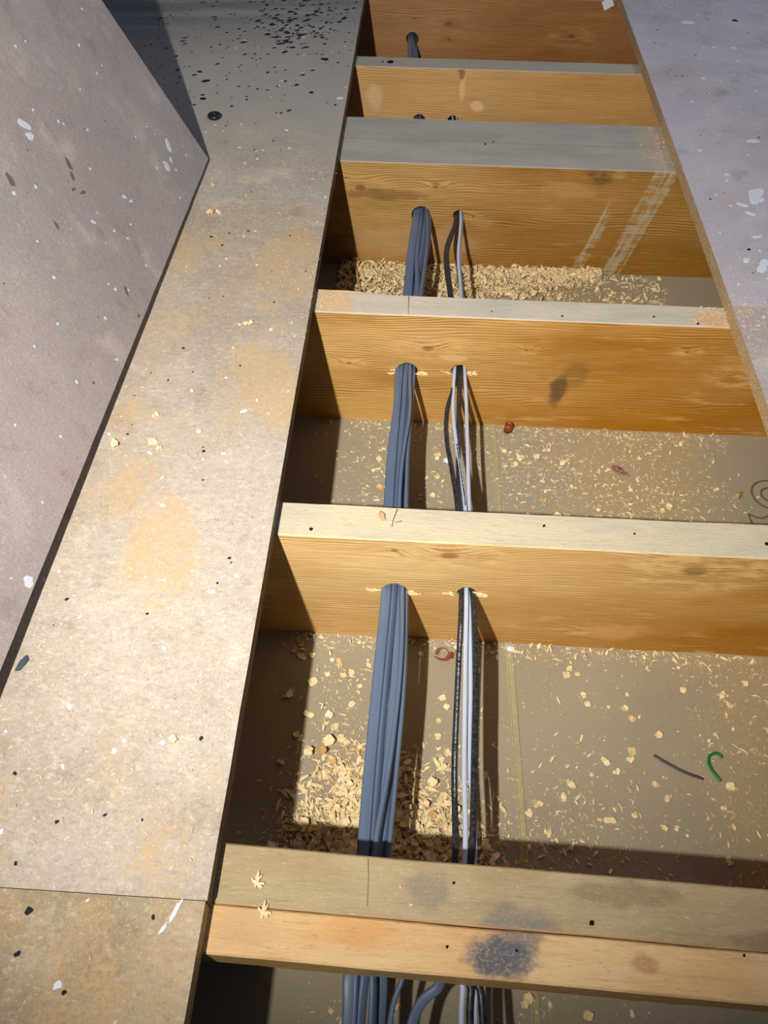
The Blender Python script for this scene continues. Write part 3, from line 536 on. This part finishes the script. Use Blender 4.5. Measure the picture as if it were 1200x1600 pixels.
# wall plug: tapered hollow tube standing against the third joist
b = bmesh.new(); prof = [(.0035, 0), (.0072, 0), (.0070, .012), (.0058, .015), (.0035, .015)]; rings = []
for a in range(20):
    t = a / 20 * math.tau; rings.append([b.verts.new((.1478 + r * math.cos(t), .9345 + r * math.sin(t), DZ + z)) for r, z in prof])
for a in range(20):
    for k in range(5): b.faces.new((rings[a][k], rings[(a + 1) % 20][k], rings[(a + 1) % 20][(k + 1) % 5], rings[a][(k + 1) % 5]))
tag(link('wall_plug', b, RB, smooth=True), 'short reddish-brown plastic plug standing at the foot of the third joist', 'wall plug')
# stripped curl of brown plastic film by the thin bundle
b = bmesh.new(); FB = plain('brown_film', S(138, 72, 40), .3, .5)
sweep(b, catmull([(.040, .520, DZ + .003), (.044, .527, DZ + .006), (.052, .5265, DZ + .007), (.0575, .520, DZ + .005), (.0615, .516, DZ + .003)], 6), .004, .0007, lambda s: s * 60, n=8)
sweep(b, catmull([(.0385, .518, DZ + .002), (.046, .513, DZ + .004), (.053, .513, DZ + .005), (.0585, .520, DZ + .006), (.0625, .5225, DZ + .004)], 6), .005, .0007, lambda s: 1 - s * 50, n=8)
tag(link('plastic_film_scrap', b, FB), 'twisted brown plastic scrap between the two cable bundles', 'plastic scrap')
b = bmesh.new(); q = []
for i in range(9):
    s = i / 8; w = .011 * math.sin(math.pi * min(.93, s + .12)) ; cx_, cy_ = .304 + .025 * s, .864 - .019 * s
    q.append([b.verts.new((cx_ - w * .5 * k * -.5, cy_ + w * k * .55, DZ + .0015 + .003 * abs(math.sin(i * 1.7 + k)) + zz)) for k, zz in ((-1, 0), (0, .002), (1, 0), (1, .0006), (0, .0026), (-1, .0006))])
for a_, b2 in zip(q, q[1:]):
    for k in range(6): b.faces.new((a_[k], a_[(k + 1) % 6], b2[(k + 1) % 6], b2[k]))
b.faces.new(q[0]); b.faces.new(q[-1][::-1])
tag(link('dried_leaf', b, plain('leaf_brown', S(132, 60, 32), .55, .4, .2)), 'crumpled reddish-brown leaf-like scrap lying in the bay beyond the second joist', 'leaf')
lump('plaster_crumb', (.1365, .535, DZ), (.006, .0035, .003), PAINT, 'white crumb of plaster at the foot of the second joist, on the joint strip', 'plaster crumb', 1)
lump('plaster_crumb', (.050, .862, DZ), (.0045, .005, .003), PAINT, 'white crumb of plaster behind the thin cable bundle, beyond the second joist', 'plaster crumb', 5)
lump('wood_splinter', (.4855, .8155, DZ), (.0125, .004, .0035), plain('splinter_brown', S(204, 170, 116), .7, .3, .4), 'pointed brown wood splinter on bare plasterboard at the right edge', 'wood splinter', 3, 3, .5, .75)
lump('slate_chip', (-.3655, .357, TK), (.0035, .0085, .0015), plain('slate_blue', S(70, 78, 92), .6, .3), 'bluish slate chip on the left floor board beside the leaning sheet', 'slate chip', 9, 3, .4, -.3)
b = bmesh.new(); sliver(b, Vector((-.0338, .577, .0012)), .014, .0075, .0012, Matrix.Rotation(1.9, 3, 'Z'), .15, 4)
tag(link('wood_splinter', b, plain('pinkish_wood', S(214, 176, 134), .7, .3, .2)), 'flat pinkish wood splinter on top of the second joist above the thick bundle', 'wood splinter')
b = bmesh.new(); prism(b, [(-.1345, 1.372), (-.1375, 1.372), (-.1125, 1.235), (-.1085, 1.235)], DZ, DZ + .018)
tag(link('timber_sliver', b, plain('sliver_wood', S(214, 178, 124), .7, .3, .3)), 'thin upright strip of wood standing in the shavings before the wide joist', 'timber strip')
b = bmesh.new(); pm = Matrix.Translation((.402, 2.156, -.008)) @ Matrix.Rotation(math.radians(84), 4, 'X') @ Matrix.Rotation(.6, 4, 'Z')
prism(b, [(-.012, -.007), (.012, -.009), (.013, .012), (-.010, .013)], -.0003, .0003, 0, pm)
tag(link('paper_scrap', b, plain('white_paper', S(222, 228, 240), .6)), 'scrap of white paper stuck on the farthest joist by the right board', 'paper scrap')

# ---------------------------------------------------------------- wood shavings: countable curls
def curl_mesh(k):
    rr = random.Random(k * 13 + 5); b = bmesh.new(); nu, nv = 7, 5; L = rr.uniform(.7, 1.2); W = rr.uniform(.45, .9); cu = rr.uniform(.6, 2.4); ru = rr.uniform(.03, .16); grid = []
    for s in range(2):
        lay = []
        for i in range(nu):
            row = []
            for j in range(nv):
                u = i / (nu - 1) - .5; v = j / (nv - 1) - .5
                w = W * (1 - .5 * abs(u) * 2 * rr.uniform(.5, 1.1)) if s == 0 else 0
                a = u * cu; rad = L / cu
                row.append((rad * math.sin(a), v, rad * (1 - math.cos(a)), w, math.sin(u * 9 + k) * ru * v * 2 + rr.uniform(-.02, .02)))
            lay.append(row)
        grid.append(lay)
    base = grid[0]; A = [[None] * nv for _ in range(nu)]; B = [[None] * nv for _ in range(nu)]
    for i in range(nu):
        w = W * (.35 + .65 * math.cos((i / (nu - 1) - .5) * 2.3)) * rr.uniform(.8, 1.15)
        for j in range(nv):
            x, v, z, _, rf = base[i][j]; y = v * w + rr.uniform(-.03, .03)
            A[i][j] = b.verts.new((x, y, z + rf + .12)); B[i][j] = b.verts.new((x, y, z + rf + .165))
    for i in range(nu - 1):
        for j in range(nv - 1):
            b.faces.new((A[i][j], A[i][j + 1], A[i + 1][j + 1], A[i + 1][j])); b.faces.new((B[i][j], B[i + 1][j], B[i + 1][j + 1], B[i][j + 1]))
    for i in range(nu - 1):
        b.faces.new((A[i][0], A[i + 1][0], B[i + 1][0], B[i][0])); b.faces.new((A[i][nv - 1], B[i][nv - 1], B[i + 1][nv - 1], A[i + 1][nv - 1]))
    for j in range(nv - 1):
        b.faces.new((A[0][j], B[0][j], B[0][j + 1], A[0][j + 1])); b.faces.new((A[nu - 1][j], A[nu - 1][j + 1], B[nu - 1][j + 1], B[nu - 1][j]))
    for v in b.verts: v.co *= .01
    bmesh.ops.recalc_face_normals(b, faces=b.faces)
    me = bpy.data.meshes.new('wood_shaving'); b.to_mesh(me); b.free(); me.materials.append(CHIP)
    return me
CURLS = [curl_mesh(k) for k in range(14)]
def curl(x, y, z, s):
    o = bpy.data.objects.new('wood_shaving', R.choice(CURLS)); COL.objects.link(o)
    k = s / .0088; o.scale = (k, k, k * R.uniform(.7, 1.1))
    o.rotation_euler = (R.gauss(0, .18), R.gauss(0, .18), R.uniform(0, math.tau))
    if R.random() < .45: o.rotation_euler.x += math.pi; z += .0032 * k
    o.location = (x, y, z); k_ = zone(x, y, z); sz = next(n_ for lim, n_ in SIZE if s < lim)
    lab = ZL[k_]; lab = lab if k_ == 'front' or k_.startswith('d_heap') else sz + ' ' + lab
    tag(o, lab, 'wood shaving', lab); return o
def zone(x, y, z):
    if z > 0: return 'left'
    if y < .16: return 'front'
    if y < .56:
        if y < .345 and -.088 <= x < .088 and x >= -.035: return 'b_heap_mid' if x < .035 else 'b_heap_thin'
        if x < -.088: return 'b_shade'
        if x < -.035: return 'b_pile' if y < .345 else ('b_foot' if y > .5 else 'b_west')
        if x < .035: return 'b_pile' if y < .345 else 'b_behind'
        if x < .088: return 'b_pile' if y < .345 else 'b_between'
        if x < .19: return 'b_strip_low' if y < .37 else ('b_foot_mid' if y > .49 else 'b_strip')
        if y > .5: return 'b_foot_right'
        if x > .34: return 'b_green' if y < .40 else 'b_east'
        return 'b_mid_low' if y < .37 else ('b_mid' if y < .44 else 'b_mid_high')
    if y < .96:
        if x < -.03: return 'c_west'
        if x < .035: return 'c_between'
        if x < .115: return 'c_thin'
        if y > .87: return 'c_foot'
        return 'c_mid' if x < .27 else ('c_leaf' if x < .40 else 'c_east')
    return ('d_heap_left' if x < -.02 else 'd_heap_mid' if x < .075 else 'd_heap') if x < .22 else 'd_right'
ZL = {'left': 'pale wood shaving lying loose on the left chipboard floor board', 'front': 'small shaving on the plasterboard in front of the orange batten',
 'b_shade': 'shaving in the shade of the left board, between the nearest two joists', 'b_pile': 'shaving in the heap behind the nearest joist, left of the thick bundle', 'b_heap_mid': 'shaving in the heap behind the nearest joist, under the thick bundle', 'b_heap_thin': 'shaving in the heap behind the nearest joist, by the thin bundle', 'b_west': 'sunlit-looking bright shaving left of the thick bundle, nearest bay',
 'b_foot': 'shaving at the foot of the second joist, left of the thick bundle', 'b_behind': 'shaving under or behind the thick bundle in the nearest bay', 'b_between': 'shaving between the two cable bundles in the nearest bay',
 'b_strip': 'shaving beside the pale joint strip in the nearest bay', 'b_strip_low': 'shaving by the joint strip, low down near the nearest joist', 'b_foot_mid': 'shaving at the foot of the second joist beside the joint strip', 'b_foot_right': 'shaving at the foot of the second joist, right half',
 'b_green': 'shaving beside the green wire offcut', 'b_east': 'shaving on the dusty right part of the nearest bay, beyond the green wire', 'b_mid_low': 'shaving below and left of the straight dark wire offcut', 'b_mid': 'shaving left of the straight dark wire offcut, in the open middle', 'b_mid_high': 'shaving in the open middle of the nearest bay, above the straight wire',
 'c_west': 'shaving left of the thick bundle, in the bay beyond the second joist', 'c_between': 'shaving between the two bundles, in the bay beyond the second joist', 'c_thin': 'shaving beside the thin bundle, in the bay beyond the second joist', 'c_foot': 'shaving at the foot of the third joist near the brown plug',
 'c_mid': 'shaving left of the brown leaf scrap, beyond the second joist', 'c_leaf': 'shaving around the brown leaf scrap beyond the second joist', 'c_east': 'shaving on the dusty right part of the bay with stamped letters',
 'd_heap': 'shaving on the heap before the wide grey joist, right of both bundles', 'd_heap_left': 'shaving on the heap before the wide grey joist, left of the thick bundle', 'd_heap_mid': 'shaving on the heap before the wide grey joist, between the two bundles', 'd_right': 'loose shaving right of the heap, before the wide grey joist'}
ZL['b_west'] = 'brightly lit shaving left of the thick bundle, nearest bay'
SIZE = ((.0075, 'small'), (.0105, 'middling'), (9, 'large'))
named = [(.206, .5025, .012), (.2255, .474, .012), (.228, .464, .009), (.2731, .4585, .012), (.281, .447, .011), (.31, .4275, .011), (.276, .405, .013), (.273, .395, .009), (.2422, .391, .010), (.255, .379, .009), (.2, .36, .011), (.19, .345, .009), (.31, .352, .009), (.297, .367, .010),
         (.384, .3685, .012), (.391, .369, .008), (.372, .345, .008), (-.066, .490, .009), (-.0825, .503, .009), (-.077, .484, .010), (-.055, .47, .008), (-.062, .445, .009), (-.088, .43, .012), (-.08, .415, .009), (-.071, .40, .010), (-.064, .395, .010), (-.045, .50, .008), (-.0805, .372, .011), (-.074, .36, .011), (-.085, .355, .012),
         (.05, .46, .010), (.055, .45, .009), (.045, .43, .008), (.045, .41, .010), (.055, .39, .011), (.048, .38, .009), (.052, .372, .012), (.16, .335, .010), (.24, .322, .011), (.27, .33, .010), (.30, .317, .008), (.15, .325, .011), (.17, .305, .009), (.21, .51, .008), (.22, .505, .007), (.35, .49, .008), (.40, .487, .011), (.43, .505, .010)]
for x, y, s in named: curl(x, y, DZ, s)
for _ in range(84):
    x, y = R.gauss(-.015, .06), .235 + abs(R.gauss(0, .065)); 
    if -.15 < x < .12: curl(x, y, DZ + .004 + R.random() * .006, R.uniform(.008, .0135))
for _ in range(14): curl(R.uniform(-.15, -.08), R.uniform(.24, .53), DZ, R.uniform(.007, .012))
for _ in range(22):
    x = R.uniform(-.14, .42); y = R.uniform(.235, .535) if x > .12 else R.choice((R.uniform(.36, .535), R.uniform(.5, .535)))
    curl(x, y, DZ, R.uniform(.004, .009))
for x, y, s in ((-.055, .86, .009), (-.06, .835, .010), (-.05, .80, .012), (-.04, .745, .009), (-.03, .70, .012), (-.045, .695, .011), (-.015, .69, .011), (-.07, .69, .010), (.035, .875, .012), (.035, .83, .013), (.03, .79, .010), (.02, .745, .011), (.14, .885, .010), (.165, .875, .012), (.155, .86, .011), (.19, .88, .012), (.21, .895, .009), (.20, .81, .010), (.23, .87, .011), (.245, .855, .010), (.24, .82, .009), (.195, .79, .009), (.215, .76, .013), (.228, .765, .012), (.17, .76, .008), (.18, .74, .008), (.20, .70, .015), (.213, .705, .011), (.125, .70, .012), (.12, .69, .010), (.24, .72, .009), (.35, .885, .012), (.38, .79, .011), (.37, .78, .010), (.27, .69, .008), (.34, .70, .007)): curl(x, y, DZ, s)
for _ in range(26): curl(R.uniform(-.14, .46), R.uniform(.62, .93), DZ, R.uniform(.004, .0085))
for _ in range(40):
    x = -.15 + .40 * R.random() ** 1.15; y = 1.365 - abs(R.gauss(0, .10)) * (1.15 - x * 1.9)
    if 1.02 < y < 1.37: curl(x, y, DZ + .006 + max(0, (y - 1.2)) * .05 + R.random() * .004, R.uniform(.007, .013))
for x, y, s in ((.36, 1.31, .013), (.345, 1.27, .012), (.375, 1.30, .010), (.33, 1.25, .010), (.28, 1.33, .012), (.44, 1.33, .010), (.31, 1.20, .010), (.40, 1.33, .008)): curl(x, y, DZ, s)
for _ in range(8): curl(R.uniform(.2, .46), R.uniform(1.15, 1.36), DZ, R.uniform(.005, .010))
for x, y, s in ((.14, .142, .010), (.136, .136, .009), (.198, .1304, .010), (.225, .118, .008), (-.055, .120, .007), (-.044, .112, .008), (.16, .138, .006), (.01, .128, .008), (.24, .135, .006), (.006, .12, .006)): curl(x, y, DZ, s)
for x, y, s in ((-.2412, .881, .012), (-.231, .883, .008), (-.3099, .6545, .010), (-.301, .645, .008), (-.204, .2905, .009), (-.3385, 1.155, .013), (-.326, 1.155, .009), (-.353, .648, .011), (-.318, .70, .009), (-.2604, .6747, .008), (-.2835, .745, .007), (-.35, 1.235, .009), (-.246, .83, .006), (-.286, .60, .006)): curl(x, y, TK, s)
b = None
# splinters lying across the nearest joist and batten
for (x, y, lab) in ((-.1139, .179, 'forked pale splinter lying on the left end of the nearest joist top'), (-.105, .157, 'ragged pale splinter lying on the seam between nearest joist and batten')):
    b = bmesh.new()
    for a, l in ((1.5, .014), (1.1, .010), (.1, .008), (2.4, .006), (-.5, .006)):
        sliver(b, Vector((x + .003 * math.cos(a), y + .003 * math.sin(a), .0012)), l, .0028, .0008, Matrix.Rotation(a, 3, 'Z'), .2, 3)
    tag(link('wood_splinter', b, CHIP), lab, 'wood splinter')

# ---------------------------------------------------------------- sawdust: nobody could count it
def cloud(name, lab, n, pos, mat, smin, smax, frac=.4, z=DZ):
    b = bmesh.new()
    for _ in range(n):
        p = pos()
        if p is None: continue
        x, y, zz = p; s = smin + (smax - smin) * R.random() ** 3.2
        if R.random() < frac: sliver(b, Vector((x, y, z + zz + s * .1)), s * R.uniform(1.2, 2.3), s * R.uniform(.3, .8), s * .10, rz(.3), R.uniform(0, .5), 2)
        else: grain(b, Vector((x, y, z + zz)), s * .55, rz(.2))
    o = link(name, b, mat, recalc=False); tag(o, lab, 'sawdust', kind='stuff'); return o
def posB():
    k = R.random()
    if k < .46:
        x, y = R.gauss(0, .075), .212 + abs(R.gauss(0, .05)); zz = R.random() * max(0, .010 - (y - .21) * .06)
    elif k < .52: x, y, zz = R.gauss(-.075, .02), R.uniform(.30, .5), R.random() * .002
    elif k < .66: x, y, zz = R.uniform(-.15, .46), .543 - abs(R.gauss(0, .012)), R.random() * .002
    elif k < .78: x, y, zz = R.gauss(.19, .06), R.gauss(.30, .05), 0
    elif k < .88: x, y, zz = R.uniform(.35, .5), R.uniform(.22, .53), 0
    else: x, y, zz = R.uniform(-.16, .5), R.uniform(.21, .54), 0
    return (x, y, zz) if -.3 < x < .8 and .215 < y < .543 else None
cloud('sawdust', 'fine pale wood dust and flakes scattered between the nearest and second joists', 11500, posB, DUST, .0007, .0056)
def posH():
    x = R.gauss(-.02, .058); d = abs(R.gauss(0, .072)) * (1.25 - abs(x + .06) * 2)
    return (x, .21 + d, R.random() * max(.001, .012 - d * .09)) if -.14 < x < .125 and .213 < .21 + d < .40 else None
cloud('sawdust', 'dense heap of shavings and flakes against the back of the nearest joist', 8500, posH, CHIP, .002, .0092, .8)
def posC():
    k = R.random()
    if k < .30: x, y = R.gauss(.33, .07), R.gauss(.78, .10)
    elif k < .42: x, y = R.uniform(-.1, .5), .945 - abs(R.gauss(0, .015))
    elif k < .56: x, y = R.gauss(-.05, .05), R.uniform(.62, .94)
    elif k < .66: x, y = R.gauss(-.03, .04), .60 + abs(R.gauss(0, .06))
    elif k < .80: x, y = R.gauss(.18, .05), R.gauss(.86, .05)
    else: x, y = R.uniform(-.16, .5), R.uniform(.6, .94)
    return (x, y, 0) if .60 < y < .945 and x < .56 else None
cloud('sawdust', 'fine wood dust and flakes scattered between the second and third joists', 12000, posC, DUST, .0007, .0052)
def posD():
    if R.random() < .22: x, y, zz = R.uniform(.1, .46), R.uniform(1.02, 1.37), 0
    else:
        x = -.16 + .50 * R.random() ** 1.25; y = 1.373 - abs(R.gauss(0, .11)) * max(.12, 1.2 - (x + .1) * 2.6); zz = R.random() * .012
    return (x, y, zz) if 1.0 < y < 1.373 else None
cloud('sawdust', 'thick heap of wood chips between the third joist and the wide grey joist', 9000, posD, CHIP, .0028, .0105, .75)
def posF():
    k = R.random()
    if k < .3: x, y = R.gauss(.15, .02), R.gauss(.12, .02)
    elif k < .5: x, y = R.gauss(-.055, .02), R.gauss(.115, .02)
    else: x, y = R.uniform(-.1, .42), R.uniform(.02, .155)
    return (x, y, 0)
cloud('sawdust', 'sparse wood dust on the plasterboard in front of the batten', 700, posF, DUST, .001, .0035)
def posL():
    for _ in range(6):
        x, y = R.uniform(-.37, -.153), R.uniform(0, 1.35)
        if noise.fractal(Vector((x * 9 + 3, y * 6, 1)), 1, 2, 4) + .12 > R.uniform(-.35, .5): return (x, y, 0)
    return None
cloud('sawdust', 'thin scatter of sawdust on the left floor board', 5200, posL, DUST2, .0006, .0028, .3, TK)
def posR():
    if R.random() < .75: x, y = .436 + abs(R.gauss(0, .03)), R.gauss(.94, .05)
    else: x, y = .436 + abs(R.gauss(0, .03)), R.uniform(.6, 1.2)
    return (x, y, 0) if x > RX(y) + .001 else None
cloud('sawdust', 'sawdust along the cut edge of the right hand floor boards', 1000, posR, DUST2, .0007, .003, .4, TK)
def posT():
    k = R.random()
    if k < .35: x, y = RX(.96) - abs(R.gauss(0, .022)), R.uniform(.950, .99)
    elif k < .65: x, y = RX(1.45) - abs(R.gauss(0, .02)), R.uniform(1.38, 1.535)
    elif k < .9: x, y = -.153 + abs(R.gauss(0, .03)), R.uniform(.95, .988)
    else: x, y = R.uniform(-.15, .43), R.choice((R.uniform(.95, .988), R.uniform(.549, .588), R.uniform(.165, .2) ))
    return (x, y, R.random() * .0015 * (k < .35))
cloud('sawdust', 'reddish sawdust left on the joist tops beside the cut board edges', 1100, posT, DUST2, .0008, .0035, .5, .0004)
